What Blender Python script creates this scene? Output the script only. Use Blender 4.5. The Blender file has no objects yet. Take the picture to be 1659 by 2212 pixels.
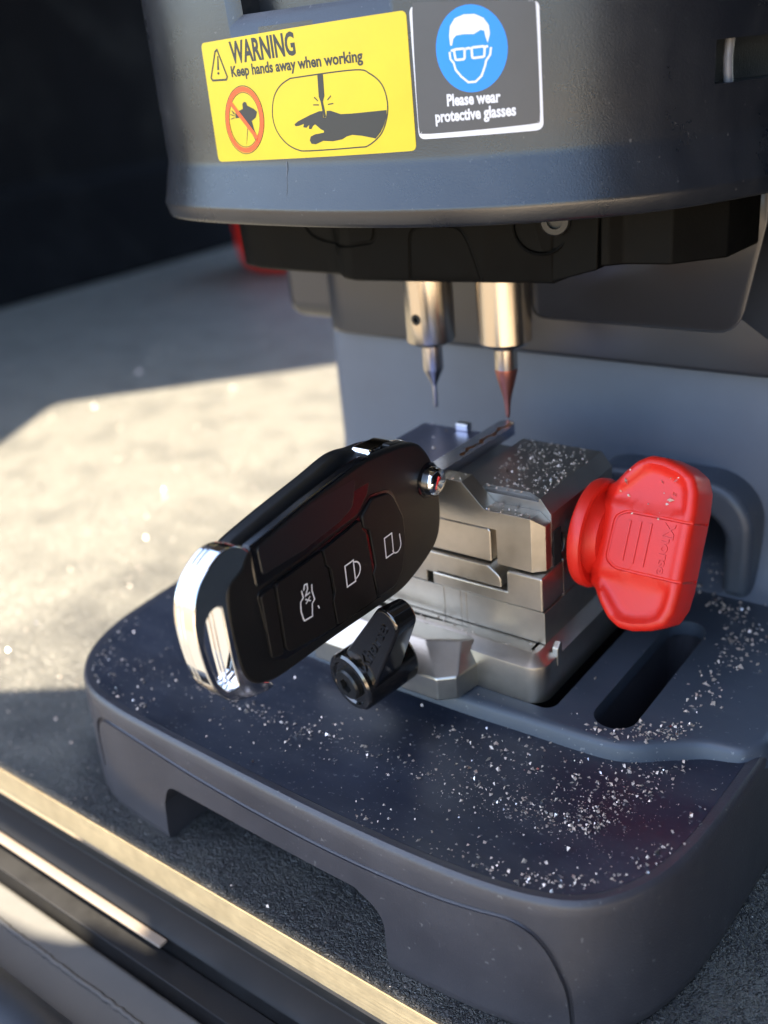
import bpy, bmesh, math, random
from mathutils import Vector, Matrix
from mathutils.geometry import tessellate_polygon
random.seed(7)
SC = bpy.context.scene
COL = SC.collection
MM = 0.001

# ------------------------------------------------------------------ camera
YAW, PIT, ROL = math.radians(-39.35), math.radians(24.6), math.radians(-5.67)
fw = Vector((math.sin(YAW)*math.cos(PIT), math.cos(YAW)*math.cos(PIT), -math.sin(PIT)))
rt = Vector((math.cos(YAW), -math.sin(YAW), 0.0)); up = rt.cross(fw)
rt, up = rt*math.cos(ROL)+up*math.sin(ROL), up*math.cos(ROL)-rt*math.sin(ROL)
cam = bpy.data.cameras.new('camera'); camo = bpy.data.objects.new('camera', cam); COL.objects.link(camo)
m = Matrix((rt, up, -fw)).transposed().to_4x4(); m.translation = Vector((127.4, -210.4, 87.9))*MM
camo.matrix_world = m
cam.sensor_fit = 'VERTICAL'; cam.sensor_height = 36.0; cam.lens = 36.0*2147.8/2212
cam.clip_start = 0.005; cam.clip_end = 400
cam.dof.use_dof = True; cam.dof.focus_distance = 0.207; cam.dof.aperture_fstop = 10.5
SC.camera = camo

# ------------------------------------------------------------------ light
SUN = Vector((-0.30, -0.25, 0.92)).normalized()
world = bpy.data.worlds.new('World'); SC.world = world; world.use_nodes = True
nt = world.node_tree; bg = nt.nodes['Background']
sky = nt.nodes.new('ShaderNodeTexSky'); sky.sky_type = 'NISHITA'; sky.sun_disc = False
sky.sun_elevation = math.asin(SUN.z); sky.sun_rotation = math.atan2(SUN.x, SUN.y)
nt.links.new(sky.outputs[0], bg.inputs[0]); bg.inputs[1].default_value = 0.15
sl = bpy.data.lights.new('sun', 'SUN'); sl.energy = 5.0; sl.angle = math.radians(0.5); sl.color = (1, .89, .70)
so = bpy.data.objects.new('sun', sl); COL.objects.link(so); so.location = (0, 0, 3)
so.rotation_euler = (-SUN).to_track_quat('-Z', 'Y').to_euler()
vs = SC.view_settings; vs.view_transform = 'Standard'; vs.look = 'None'; vs.gamma = 1; vs.use_curve_mapping = False
vs.exposure = 2.35

# ------------------------------------------------------------------ materials
def mat(name, color, rough=.45, metal=0.0, bump=None, spec=None, ior=None, coat=0, var=None, scratch=None, sss=0, dust=None):
    """bump=(scale per metre, strength, distance mm); var=(scale, amount) colour+roughness variation"""
    m = bpy.data.materials.new(name); m.use_nodes = True
    n = m.node_tree.nodes; l = m.node_tree.links; b = n['Principled BSDF']
    b.inputs['Base Color'].default_value = (*color, 1); b.inputs['Roughness'].default_value = rough
    b.inputs['Metallic'].default_value = metal
    if spec is not None: b.inputs['Specular IOR Level'].default_value = spec
    if ior: b.inputs['IOR'].default_value = ior
    if coat: b.inputs['Coat Weight'].default_value = coat; b.inputs['Coat Roughness'].default_value = .04
    if sss: b.inputs['Subsurface Weight'].default_value = sss; b.inputs['Subsurface Radius'].default_value = (.0015, .0004, .0003); b.inputs['Subsurface Scale'].default_value = 1.0
    tc = n.new('ShaderNodeTexCoord')
    if var:
        t = n.new('ShaderNodeTexNoise'); t.inputs['Scale'].default_value = var[0]; t.inputs['Detail'].default_value = 5; t.inputs['Roughness'].default_value = .65
        l.new(tc.outputs['Object'], t.inputs['Vector'])
        r = n.new('ShaderNodeMapRange'); r.inputs[1].default_value = .3; r.inputs[2].default_value = .7
        r.inputs[3].default_value = 1-var[1]; r.inputs[4].default_value = 1+var[1]
        l.new(t.outputs['Fac'], r.inputs[0])
        mx = n.new('ShaderNodeMix'); mx.data_type = 'RGBA'; mx.blend_type = 'MULTIPLY'; mx.inputs[0].default_value = 1
        mx.inputs[6].default_value = (*color, 1); l.new(r.outputs[0], mx.inputs[7]); l.new(mx.outputs[2], b.inputs['Base Color'])
        mu = n.new('ShaderNodeMath'); mu.operation = 'MULTIPLY'; mu.inputs[1].default_value = rough; l.new(r.outputs[0], mu.inputs[0])
        l.new(mu.outputs[0], b.inputs['Roughness'])
    if dust:
        src = b.inputs['Base Color'].links[0].from_socket if b.inputs['Base Color'].links else None
        dn = n.new('ShaderNodeTexNoise'); dn.inputs['Scale'].default_value = dust[0]; dn.inputs['Detail'].default_value = 2; l.new(tc.outputs['Object'], dn.inputs['Vector'])
        dm = n.new('ShaderNodeMapRange'); dm.inputs[1].default_value = dust[1]; dm.inputs[2].default_value = dust[1]+.06; l.new(dn.outputs['Fac'], dm.inputs[0])
        # the dust gathers in patches and along fine wipe marks
        pn = n.new('ShaderNodeTexNoise'); pn.inputs['Scale'].default_value = 22; pn.inputs['Detail'].default_value = 6; pn.inputs['Roughness'].default_value = .7
        pm = n.new('ShaderNodeMapping'); pm.inputs['Scale'].default_value = (1, 3, 1); pm.inputs['Rotation'].default_value = (0, 0, .6); l.new(tc.outputs['Object'], pm.inputs[0]); l.new(pm.outputs[0], pn.inputs['Vector'])
        pr = n.new('ShaderNodeMapRange'); pr.inputs[1].default_value = .42; pr.inputs[2].default_value = .72; l.new(pn.outputs['Fac'], pr.inputs[0])
        k1 = n.new('ShaderNodeMath'); k1.operation = 'MULTIPLY_ADD'; k1.inputs[1].default_value = dust[2]; l.new(dm.outputs[0], k1.inputs[0])
        k2 = n.new('ShaderNodeMath'); k2.operation = 'MULTIPLY'; k2.inputs[1].default_value = dust[3]; l.new(pr.outputs[0], k2.inputs[0]); l.new(k2.outputs[0], k1.inputs[2]); k1.use_clamp = True
        md = n.new('ShaderNodeMix'); md.data_type = 'RGBA'; l.new(k1.outputs[0], md.inputs[0]); md.inputs[7].default_value = (.22, .215, .21, 1)
        if src: l.new(src, md.inputs[6])
        else: md.inputs[6].default_value = (*color, 1)
        l.new(md.outputs[2], b.inputs['Base Color'])
    if bump:
        t = n.new('ShaderNodeTexNoise'); t.inputs['Scale'].default_value = bump[0]; t.inputs['Detail'].default_value = 3
        if scratch:
            mp = n.new('ShaderNodeMapping'); mp.inputs['Scale'].default_value = scratch; l.new(tc.outputs['Object'], mp.inputs[0]); l.new(mp.outputs[0], t.inputs['Vector'])
        else: l.new(tc.outputs['Object'], t.inputs['Vector'])
        bp = n.new('ShaderNodeBump'); bp.inputs['Strength'].default_value = bump[1]; bp.inputs['Distance'].default_value = bump[2]*MM
        l.new(t.outputs['Fac'], bp.inputs['Height']); l.new(bp.outputs[0], b.inputs['Normal'])
    return m

M = {}
M['shell'] = mat('textured_dark_plastic', (.0075, .0088, .0125), .29, 0, (2900, .42, .10), ior=1.62, var=(60, .12), dust=(900, .70, .25, .05))
M['shell_lower'] = mat('satin_dark_plastic', (.039, .037, .043), .37, 0, (2400, .45, .12), ior=1.5, var=(45, .14), dust=(800, .69, .35, .07))
M['deck'] = mat('smooth_navy_plastic', (.015, .0185, .031), .39, 0, (2600, .15, .05), var=(35, .25), dust=(1100, .66, .5, .12))
M['bed'] = mat('grey_blue_plastic', (.042, .051, .067), .38, 0, (2600, .25, .08), var=(40, .15), dust=(900, .68, .4, .08))
M['column'] = mat('grey_blue_painted_shell', (.088, .101, .126), .46, 0, (2600, .2, .08), var=(30, .10))
M['rear'] = mat('grey_brown_panel', (.024, .0235, .026), .30, 0, (2600, .15, .05))
M['rubber'] = mat('black_moulded_plastic', (.0040, .0038, .0034), .48, 0, (1500, .3, .15), spec=.05, var=(120, .2))
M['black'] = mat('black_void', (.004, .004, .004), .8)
M['steel'] = mat('bead_blasted_nickel', (.53, .48, .41), .36, 1.0, (5000, .35, .06), var=(300, .06))
M['steel_edge'] = mat('machined_steel', (.60, .57, .54), .28, 1.0, (3000, .12, .03), scratch=(1, .1, 1), var=(400, .03))
M['steel_dark'] = mat('blasted_dark_nickel', (.36, .345, .32), .40, 1.0, (5000, .35, .06), var=(90, .10))
M['jaw_sky_tint'] = mat('sky_tinted_steel', (.30, .31, .44), .34, 1.0, (5000, .25, .05), var=(90, .10))  # blue-violet sky reflection put into the steel colour
M['brass'] = mat('brushed_champagne_steel', (.50, .44, .36), .26, 1.0, (2500, .25, .03), scratch=(.15, .15, 2.5))
M['bit'] = mat('tool_steel', (.50, .46, .43), .25, 1.0)
M['copper'] = mat('bronze_coating', (.30, .105, .075), .34, .85)
M['chrome'] = mat('chrome', (.80, .78, .76), .07, 1.0)
M['fob'] = mat('matte_black_plastic', (.0070, .0070, .0072), .42, 0, (3500, .4, .06), spec=.3, var=(120, .15))
M['gloss'] = mat('piano_black', (.004, .004, .005), .20, 0)
M['cover'] = mat('satin_black_cover', (.007, .008, .010), .38, 0)
M['btn'] = mat('black_rubber_button', (.006, .0054, .0054), .50, 0, spec=.28, bump=(6000, .15, .04))
M['print_white'] = mat('white_print', (.75, .75, .78), .5)
M['led'] = mat('dark_red_window', (.05, .002, .003), .15)
M['lever'] = mat('black_nickel', (.12, .112, .105), .13, .95, (700, .06, .05))
M['screw'] = mat('black_oxide_steel', (.03, .03, .03), .35, .7)
M['red'] = mat('red_moulded_plastic', (.62, .016, .007), .42, 0, (2200, .25, .08), sss=.08, var=(60, .08))
M['red_mark'] = mat('red_reflection_paint', (.6, .03, .01), .3)
M['yellow'] = mat('yellow_vinyl', (.60, .45, .010), .38, 0, (500, .05, .05), var=(80, .05))
M['ink'] = mat('black_ink', (.022, .022, .02), .45)
M['orange'] = mat('red_orange_ink', (.80, .095, .012), .45)
M['white'] = mat('white_vinyl', (.62, .62, .66), .35)
M['grey_vinyl'] = mat('charcoal_vinyl', (.055, .055, .058), .42, var=(60, .1))
M['blue'] = mat('blue_ink', (.0, .21, .68), .42)
M['wood'] = mat('plywood_edge', (.37, .275, .15), .75, 0, (900, .4, .3), scratch=(.04, 1, 1), var=(200, .15))
M['rail'] = mat('dark_painted_metal', (.012, .0112, .011), .55, 0, spec=.2, bump= (900, .15, .1), var=(60, .3))
M['strip'] = mat('pale_strip', (.20, .155, .115), .65, var=(80, .1))
M['sill'] = mat('pale_metal_sill', (.10, .095, .086), .6, .0, var=(60, .1))
M['tube'] = mat('grey_blue_tube', (.045, .052, .062), .45, .2, (900, .2, .2), var=(80, .15))
M['wall'] = mat('dark_fabric', (.0035, .0036, .0045), .95, 0, spec=.1, bump= (500, .5, 1.0), var=(12, .3))
M['ceil'] = mat('unseen_shade_grey', (.10, .10, .105), .9)
M['ground'] = mat('concrete', (.165, .125, .080), .9, 0, var=(3, .15))
M['bounce_slab'] = mat('pale_bounce', (.62, .49, .34), .9, 0, var=(3, .15))
M['chip'] = mat('brass_chips', (.62, .50, .41), .50, .55)
M['tie'] = mat('grey_plastic_strip', (.14, .14, .15), .4, 0, (1200, .5, .3))

# leather-grain mat
def leather():
    m = mat('black_grained_mat', (.055, .055, .056), .44)
    n = m.node_tree.nodes; l = m.node_tree.links; b = n['Principled BSDF']
    tc = n.new('ShaderNodeTexCoord')
    d = n.new('ShaderNodeTexNoise'); d.inputs['Scale'].default_value = 260; d.inputs['Detail'].default_value = 3
    l.new(tc.outputs['Object'], d.inputs['Vector'])
    mixv = n.new('ShaderNodeMix'); mixv.data_type = 'VECTOR'; mixv.inputs[0].default_value = .011
    l.new(tc.outputs['Object'], mixv.inputs[4]); l.new(d.outputs['Color'], mixv.inputs[5])
    v = n.new('ShaderNodeTexVoronoi'); v.feature = 'DISTANCE_TO_EDGE'; v.inputs['Scale'].default_value = 470
    l.new(mixv.outputs[1], v.inputs['Vector'])
    mr = n.new('ShaderNodeMapRange'); mr.inputs[1].default_value = 0; mr.inputs[2].default_value = .13; l.new(v.outputs['Distance'], mr.inputs[0])
    n2 = n.new('ShaderNodeTexNoise'); n2.inputs['Scale'].default_value = 900; n2.inputs['Detail'].default_value = 4; l.new(tc.outputs['Object'], n2.inputs['Vector'])
    ad = n.new('ShaderNodeMath'); ad.operation = 'MULTIPLY_ADD'; ad.inputs[1].default_value = 1.4; l.new(n2.outputs['Fac'], ad.inputs[0]); l.new(mr.outputs[0], ad.inputs[2])
    bp = n.new('ShaderNodeBump'); bp.inputs['Strength'].default_value = .8; bp.inputs['Distance'].default_value = .75*MM
    l.new(ad.outputs[0], bp.inputs['Height']); l.new(bp.outputs[0], b.inputs['Normal'])
    # dust film with its own patches, made paler to brighten the sunlit mat
    n3 = n.new('ShaderNodeTexNoise'); n3.inputs['Scale'].default_value = 38; n3.inputs['Detail'].default_value = 6; l.new(tc.outputs['Object'], n3.inputs['Vector'])
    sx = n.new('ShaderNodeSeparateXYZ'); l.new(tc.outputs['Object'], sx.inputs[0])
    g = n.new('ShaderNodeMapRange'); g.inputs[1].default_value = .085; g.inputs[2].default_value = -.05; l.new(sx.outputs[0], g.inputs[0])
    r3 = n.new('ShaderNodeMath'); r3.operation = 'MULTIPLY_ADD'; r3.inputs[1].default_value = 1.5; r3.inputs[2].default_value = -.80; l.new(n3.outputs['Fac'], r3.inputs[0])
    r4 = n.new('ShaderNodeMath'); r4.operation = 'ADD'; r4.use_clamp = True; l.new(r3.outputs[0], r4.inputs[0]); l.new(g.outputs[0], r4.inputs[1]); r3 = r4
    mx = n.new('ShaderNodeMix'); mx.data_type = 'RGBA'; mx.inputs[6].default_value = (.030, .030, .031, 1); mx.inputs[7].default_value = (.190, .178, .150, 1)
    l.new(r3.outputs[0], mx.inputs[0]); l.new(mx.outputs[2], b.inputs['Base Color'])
    return m
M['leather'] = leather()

# ------------------------------------------------------------------ helpers
def empty(name, loc, label=None, cat=None, group=None):
    o = bpy.data.objects.new(name, None); COL.objects.link(o); o.location = Vector(loc)*MM; o.empty_display_size = .01
    if label: o['label'] = label
    if cat: o['category'] = cat
    if group: o['group'] = group
    return o

def wloc(o):
    v = Vector((0, 0, 0))
    while o: v += o.location; o = o.parent
    return v

def link(name, me, material, parent=None, origin=None):
    """mesh verts are in world mm; the object gets an origin at its own centre"""
    if origin is None:
        xs = [v.co for v in me.vertices]
        origin = Vector([(min(c[i] for c in xs)+max(c[i] for c in xs))/2 for i in range(3)]) if xs else Vector()
    origin = Vector(origin)
    me.transform(Matrix.Translation(-origin)); me.transform(Matrix.Scale(MM, 4))
    o = bpy.data.objects.new(name, me); COL.objects.link(o)
    if isinstance(material, (list, tuple)):
        for mm in material: me.materials.append(mm)
    elif material: me.materials.append(material)
    if parent: o.parent = parent; o.location = origin*MM - wloc(parent)
    else: o.location = origin*MM
    return o

def smooth(o, ang=35):
    for p in o.data.polygons: p.use_smooth = True
    o.data.set_sharp_from_angle(angle=math.radians(ang)); return o

def bev(o, w, seg=3, ang=30):
    md = o.modifiers.new('bevel', 'BEVEL'); md.width = w*MM; md.segments = seg; md.limit_method = 'ANGLE'; md.angle_limit = math.radians(ang)
    md.harden_normals = True; md.use_clamp_overlap = True
    for p in o.data.polygons: p.use_smooth = True
    return o

def apply(o):
    bpy.context.view_layer.update()
    dg = bpy.context.evaluated_depsgraph_get()
    me = bpy.data.meshes.new_from_object(o.evaluated_get(dg), preserve_all_data_layers=True, depsgraph=dg)
    o.modifiers.clear(); o.data = me; return o

def cut(o, cutters, op='DIFFERENCE', transfer=False):
    for c in cutters:
        md = o.modifiers.new('bool', 'BOOLEAN'); md.operation = op; md.object = c; md.solver = 'EXACT'
        if transfer: md.material_mode = 'TRANSFER'
    apply(o)
    for c in cutters: bpy.data.objects.remove(c, do_unlink=True)
    return o

def from_bm(name, bm, material, parent=None, origin=None):
    bmesh.ops.recalc_face_normals(bm, faces=bm.faces)
    me = bpy.data.meshes.new(name); bm.to_mesh(me); bm.free(); return link(name, me, material, parent, origin)

AX = {'x': lambda a, b, c: (c, a, b), 'y': lambda a, b, c: (a, c, b), 'z': lambda a, b, c: (a, b, c)}
def bm_prism(bm, poly, axis, lo, hi):
    f = AX[axis]
    A = [bm.verts.new(f(p[0], p[1], lo)) for p in poly]; B = [bm.verts.new(f(p[0], p[1], hi)) for p in poly]
    n = len(poly); bm.faces.new(A); bm.faces.new(B)
    for i in range(n): bm.faces.new((A[i], A[(i+1) % n], B[(i+1) % n], B[i]))
def prism(name, poly, axis, lo, hi, material, parent=None, bevel=0, seg=3, ang=30):
    bm = bmesh.new(); bm_prism(bm, poly, axis, lo, hi); o = from_bm(name, bm, material, parent)
    if bevel: bev(o, bevel, seg, ang)
    return o
def rect(x0, x1, y0, y1): return [(x0, y0), (x1, y0), (x1, y1), (x0, y1)]
def box(name, x, y, z, material, parent=None, bevel=0, seg=3):
    return prism(name, rect(x[0], x[1], y[0], y[1]), 'z', z[0], z[1], material, parent, bevel, seg)
def arc(cx, cy, r, a0, a1, n=8): return [(cx+r*math.cos(math.radians(a0+(a1-a0)*i/n)), cy+r*math.sin(math.radians(a0+(a1-a0)*i/n))) for i in range(n+1)]
def rrect(x0, x1, y0, y1, r, n=6):
    return arc(x1-r, y0+r, r, -90, 0, n)+arc(x1-r, y1-r, r, 0, 90, n)+arc(x0+r, y1-r, r, 90, 180, n)+arc(x0+r, y0+r, r, 180, 270, n)
def roundpoly(pts, rad, n=5):
    """round each corner of a 2D polygon; rad number or list"""
    out = []; N = len(pts)
    for i, p in enumerate(pts):
        r = rad[i] if isinstance(rad, (list, tuple)) else rad
        a, b, c = Vector(pts[i-1]), Vector(p), Vector(pts[(i+1) % N])
        if r <= 0: out.append(tuple(b)); continue
        u, v = (a-b), (c-b); lu, lv = u.length, v.length; u.normalize(); v.normalize()
        ang = u.angle(v)
        if ang > math.radians(176): out.append(tuple(b)); continue
        d = min(r/math.tan(ang/2), lu*.48, lv*.48)
        p0, p1 = b+u*d, b+v*d
        for k in range(n+1):
            t = k/n; q = p0*(1-t)**2+b*2*t*(1-t)+p1*t*t; out.append(tuple(q))
    return out

def lathe(bm, prof, base, axis, seg=32):
    """prof: (r, h) along axis from base"""
    base = Vector(base); axis = Vector(axis).normalized(); a = axis.orthogonal().normalized(); b = axis.cross(a)
    rings = []
    for r, h in prof:
        c = base+axis*h
        if r < 1e-6: rings.append([bm.verts.new(c)]); continue
        rings.append([bm.verts.new(c+(a*math.cos(2*math.pi*i/seg)+b*math.sin(2*math.pi*i/seg))*r) for i in range(seg)])
    for A, B in zip(rings, rings[1:]):
        for i in range(seg):
            j = (i+1) % seg
            if len(A) == 1 and len(B) == 1: continue
            if len(A) == 1: bm.faces.new((A[0], B[i], B[j]))
            elif len(B) == 1: bm.faces.new((A[i], A[j], B[0]))
            else: bm.faces.new((A[i], A[j], B[j], B[i]))
    for R in (rings[0], rings[-1]):
        if len(R) > 1: bm.faces.new(R)
def turned(name, prof, base, axis, material, parent=None, seg=40, sm=35):
    bm = bmesh.new(); lathe(bm, prof, base, axis, seg); return smooth(from_bm(name, bm, material, parent), sm)

def bm_tube(bm, pts, r, seg=8, closed=False):
    pts = [Vector(p) for p in pts]; n = len(pts); rings = []
    prev = None
    for i, p in enumerate(pts):
        t = ((pts[(i+1) % n]-pts[i-1]) if closed else (pts[min(i+1, n-1)]-pts[max(i-1, 0)])).normalized()
        a = t.orthogonal().normalized() if prev is None else (prev-t*prev.dot(t)).normalized()
        prev = a; b = t.cross(a)
        rings.append([bm.verts.new(p+(a*math.cos(2*math.pi*k/seg)+b*math.sin(2*math.pi*k/seg))*r) for k in range(seg)])
    R = list(zip(rings, rings[1:]))+([(rings[-1], rings[0])] if closed else [])
    for A, B in R:
        for k in range(seg): bm.faces.new((A[k], A[(k+1) % seg], B[(k+1) % seg], B[k]))
    if not closed: bm.faces.new(rings[0]); bm.faces.new(rings[-1])
def tube(name, pts, r, material, parent=None, seg=8, closed=False):
    bm = bmesh.new(); bm_tube(bm, pts, r, seg, closed); return smooth(from_bm(name, bm, material, parent), 60)

def catmull(P, per=8, closed=True):
    out = []; n = len(P); P = [Vector(p) for p in P]
    rng = range(n) if closed else range(n-1)
    for i in rng:
        if closed: a, b, c, d = P[i-1], P[i], P[(i+1) % n], P[(i+2) % n]
        else: a, b, c, d = P[max(i-1, 0)], P[i], P[i+1], P[min(i+2, n-1)]
        for k in range(per):
            t = k/per
            out.append(0.5*((2*b)+(c-a)*t+(2*a-5*b+4*c-d)*t*t+(3*b-a-3*c+d)*t**3))
    if not closed: out.append(P[-1])
    return out
def resample(P, step, closed=True):
    P = [Vector(p) for p in P]; Q = P+[P[0]] if closed else P
    L = [0]
    for a, b in zip(Q, Q[1:]): L.append(L[-1]+(b-a).length)
    n = max(4, int(round(L[-1]/step))); out = []; j = 0
    for i in range(n if closed else n+1):
        s = L[-1]*i/n
        while j < len(L)-2 and L[j+1] < s: j += 1
        t = (s-L[j])/max(1e-9, L[j+1]-L[j]); out.append(Q[j].lerp(Q[j+1], t))
    return out
def offset(P, d):
    """offset a closed CCW curve outward by d"""
    n = len(P); out = []
    for i in range(n):
        t = (P[(i+1) % n]-P[i-1]).normalized(); out.append(P[i]+Vector((t.y, -t.x))*d)
    return out
def loft(name, P, prof, material, parent=None, ang=35, capb=True, capt=True):
    """prof: list of (offset, z)"""
    bm = bmesh.new(); rings = []
    for d, z in prof:
        rings.append([bm.verts.new((p.x, p.y, z)) for p in offset(P, d)])
    n = len(P)
    for A, B in zip(rings, rings[1:]):
        for i in range(n): bm.faces.new((A[i], A[(i+1) % n], B[(i+1) % n], B[i]))
    if capb: bm.faces.new(rings[0])
    if capt: bm.faces.new(rings[-1])
    return smooth(from_bm(name, bm, material, parent), ang)

# 2D artwork --------------------------------------------------------------
def art_poly(T, poly):
    tri = tessellate_polygon([[Vector((p[0], p[1], 0)) for p in poly]])
    V = [T.verts.new((p[0], p[1], 0)) for p in poly]
    for t in tri:
        try: T.faces.new([V[i] for i in t])
        except ValueError: pass
def art_stroke(T, pts, w, closed=False):
    pts = [Vector(p[:2]) for p in pts]; n = len(pts); L = []; R = []
    for i, p in enumerate(pts):
        if closed: a, b = pts[i-1], pts[(i+1) % n]
        else: a, b = pts[max(i-1, 0)], pts[min(i+1, n-1)]
        t1 = (p-a).normalized() if (p-a).length > 1e-9 else (b-p).normalized(); t2 = (b-p).normalized() if (b-p).length > 1e-9 else t1
        n1 = Vector((-t1.y, t1.x)); n2 = Vector((-t2.y, t2.x)); mn = (n1+n2)
        mn = mn.normalized() if mn.length > 1e-6 else n1
        k = w/2/max(.45, mn.dot(n1))
        L.append(T.verts.new((*(p+mn*k), 0))); R.append(T.verts.new((*(p-mn*k), 0)))
    for i in range(n if closed else n-1):
        j = (i+1) % n; T.faces.new((L[i], L[j], R[j], R[i]))
def text_mesh(s, size, bold=0.0):
    c = bpy.data.curves.new('t', 'FONT'); c.body = s; c.size = size; c.offset = bold; c.resolution_u = 3
    o = bpy.data.objects.new('t', c); COL.objects.link(o); bpy.context.view_layer.update()
    dg = bpy.context.evaluated_depsgraph_get(); me = bpy.data.meshes.new_from_object(o.evaluated_get(dg), depsgraph=dg)
    bpy.data.objects.remove(o, do_unlink=True); return me
def art_text(T, s, p0, p1, height, bold=0.02):
    """text whose baseline runs from p0 to p1 (2D), with capital height as given along the normal"""
    me = text_mesh(s, 1.0, bold); xs = [v.co.x for v in me.vertices]
    x0, x1 = min(xs), max(xs); p0, p1 = Vector(p0), Vector(p1); d = p1-p0; nn = Vector((-d.y, d.x)).normalized()
    V = [T.verts.new((*(p0+d*((v.co.x-x0)/(x1-x0))+nn*(v.co.y/.70*height)), 0)) for v in me.vertices]
    for p in me.polygons:
        try: T.faces.new([V[i] for i in p.vertices])
        except ValueError: pass
    bpy.data.meshes.remove(me)
def art_slice(T, step, axis=0):
    xs = [v.co[axis] for v in T.verts]; a = min(xs); k = math.ceil(a/step); no = Vector((1, 0, 0)) if axis == 0 else Vector((0, 1, 0))
    while k*step < max(xs):
        bmesh.ops.bisect_plane(T, geom=T.verts[:]+T.edges[:]+T.faces[:], plane_co=no*(k*step), plane_no=no); k += 1
def art_place(name, T, fn, material, parent, thick=0.0):
    """map flat art to the surface; thick gives it raised walls"""
    if thick:
        g = bmesh.ops.extrude_face_region(T, geom=T.faces[:])
        for v in [q for q in g['geom'] if isinstance(q, bmesh.types.BMVert)]: v.co.z = thick
    for v in T.verts: v.co = fn(v.co.x, v.co.y, v.co.z)
    me = bpy.data.meshes.new(name); bmesh.ops.recalc_face_normals(T, faces=T.faces); T.to_mesh(me); T.free()
    return link(name, me, material, parent)

# ------------------------------------------------------------------ the setting
ZG = -86.0
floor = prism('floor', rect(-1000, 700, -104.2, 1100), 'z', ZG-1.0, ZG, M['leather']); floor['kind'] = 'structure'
# frayed front edge of the mat comes from its own noise; the plywood it lies on
board = prism('floor_board', rect(-1000, 700, -104.5, 1100), 'z', ZG-10.0, ZG-1.2, M['wood']); board['kind'] = 'structure'
ground = box('ground', (-6000, 6000), (-9000, 6000), (-760, -740), M['ground']); ground['kind'] = 'structure'
bounce = box('bounce_slab', (220, 3600), (-4200, -520), (-739, -732), M['bounce_slab']); bounce['kind'] = 'structure'  # unseen bright slab added for warm bounce and highlights on the machine
wall = prism('wall', [(-682, ZG), (-700, -40), (-704, 0), (-716, 10), (-716, 420), (-760, 420), (-760, ZG)], 'y', -300, 1100, M['wall'], None, 4)
wall['kind'] = 'structure'
side_blocker = prism('wall', [(430, ZG), (436, -20), (425, 0), (425, 396), (470, 396), (470, ZG)], 'y', -430, 560, M['wall']); side_blocker['kind'] = 'structure'  # unseen dark wall added to block skylight from the right-hand faces
# unseen vehicle ceiling shading the machine; its hole is shaped for the sun patch
H = 400.0
def up_to_roof(x, y, z0=ZG): k = (H-z0)/SUN.z; return (x+SUN.x*k, y+SUN.y*k)
edge_y = up_to_roof(0, -104.8)[1]
ceil = box('unseen_ceiling', (-950, 420), (edge_y, 560), (H, H+3), M['ceil']); ceil['kind'] = 'structure'
hole = roundpoly([up_to_roof(*p) for p in [(-108, -58), (-247, -149), (-392, 118), (-277, 244), (-108, 428)]], [2, 2, 14, 5, 5], 8)
cut(ceil, [prism('c', hole, 'z', H-5, H+9, None)])
def rp(pts): return [up_to_roof(x, y, -110) for x, y in pts]
shade = prism('sun_blocker', rp([(-138, -101.4), (70, -101.4), (70, -162), (-138, -162)]), 'z', H, H+3, M['ceil']); shade['kind'] = 'structure'  # unseen blocker added to shade the sill; cut-out shaped for its sunlit parts
cut(shade, [prism('c', rp([(-200, -109.4), (-40, -109.4), (-36, -113.4), (-58, -116.5), (-64, -122), (-75, -126), (-95, -128.5), (-200, -130)]), 'z', H-5, H+9, None)])
bar = box('sun_blocker_bracket', (up_to_roof(57, 0, -110)[0], up_to_roof(68, 0, -110)[0]), (up_to_roof(0, -150, -110)[1], edge_y+20), (H+3.2, H+9), M['ceil']); bar['kind'] = 'structure'  # unseen bracket invented to carry the sun blocker

# metal sill below the board
sill = empty('door_sill', (-60, -140, -130), 'dark metal rail and pale ledge running below the plywood edge', 'sill')
prism('rail', [(-104.8, -96.5), (-105.5, -99), (-110.6, -100.2), (-112, -101.4), (-112, -130), (-104.8, -130)], 'x', -600, 300, M['rail'], sill, 0.7)
prism('ledge', rect(-115.0, -112.3, -101.9, -100.9), 'x', -600, -33.5, M['strip'], sill, 0.5)
prism('channel', rect(-118.6, -112.2, -130, -106), 'x', -600, 300, M['rail'], sill, 0.4)
prism('lower_plate', rect(-260, -118.8, -130, -111), 'x', -600, 300, M['sill'], sill, 1.5)
bm = bmesh.new(); random.seed(3)
wp = [(-260+i*1.1, -127.6+random.uniform(-.25, .25), -111.1+random.uniform(-.12, .2)) for i in range(320)]
bm_tube(bm, wp, .8, 8)
smooth(from_bm('weld_bead', bm, M['sill'], sill), 70)
random.seed(7)
tb = tube('steel_tube', [(-400, -150, -108), (300, -150, -108)], 12.0, M['tube'], None, 32)
tb['label'] = 'blurred grey blue tube at the lower left corner below the sill'; tb['category'] = 'tube'

# red thing behind
rh = empty('red_canister', (-535, 512, ZG), 'blurred red rounded canister on the mat far behind the machine', 'canister')
turned('body', [(0, 0), (48, 0), (56, 3), (61, 10), (63, 22), (63, 66), (59, 74)], (-528, 508, ZG), (0, 0, 1), M['red'], rh, 48, 50)
turned('lid', [(60, 75), (64, 77), (64, 92), (56, 98), (0, 98)], (-528, 508, ZG), (0, 0, 1), M['red'], rh, 48, 50)

# ------------------------------------------------------------------ the machine
mc = empty('key_cutting_machine', (-8, 0, ZG), 'dark grey key cutting machine with warning stickers on its head above two steel cutters', 'key machine')
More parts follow.
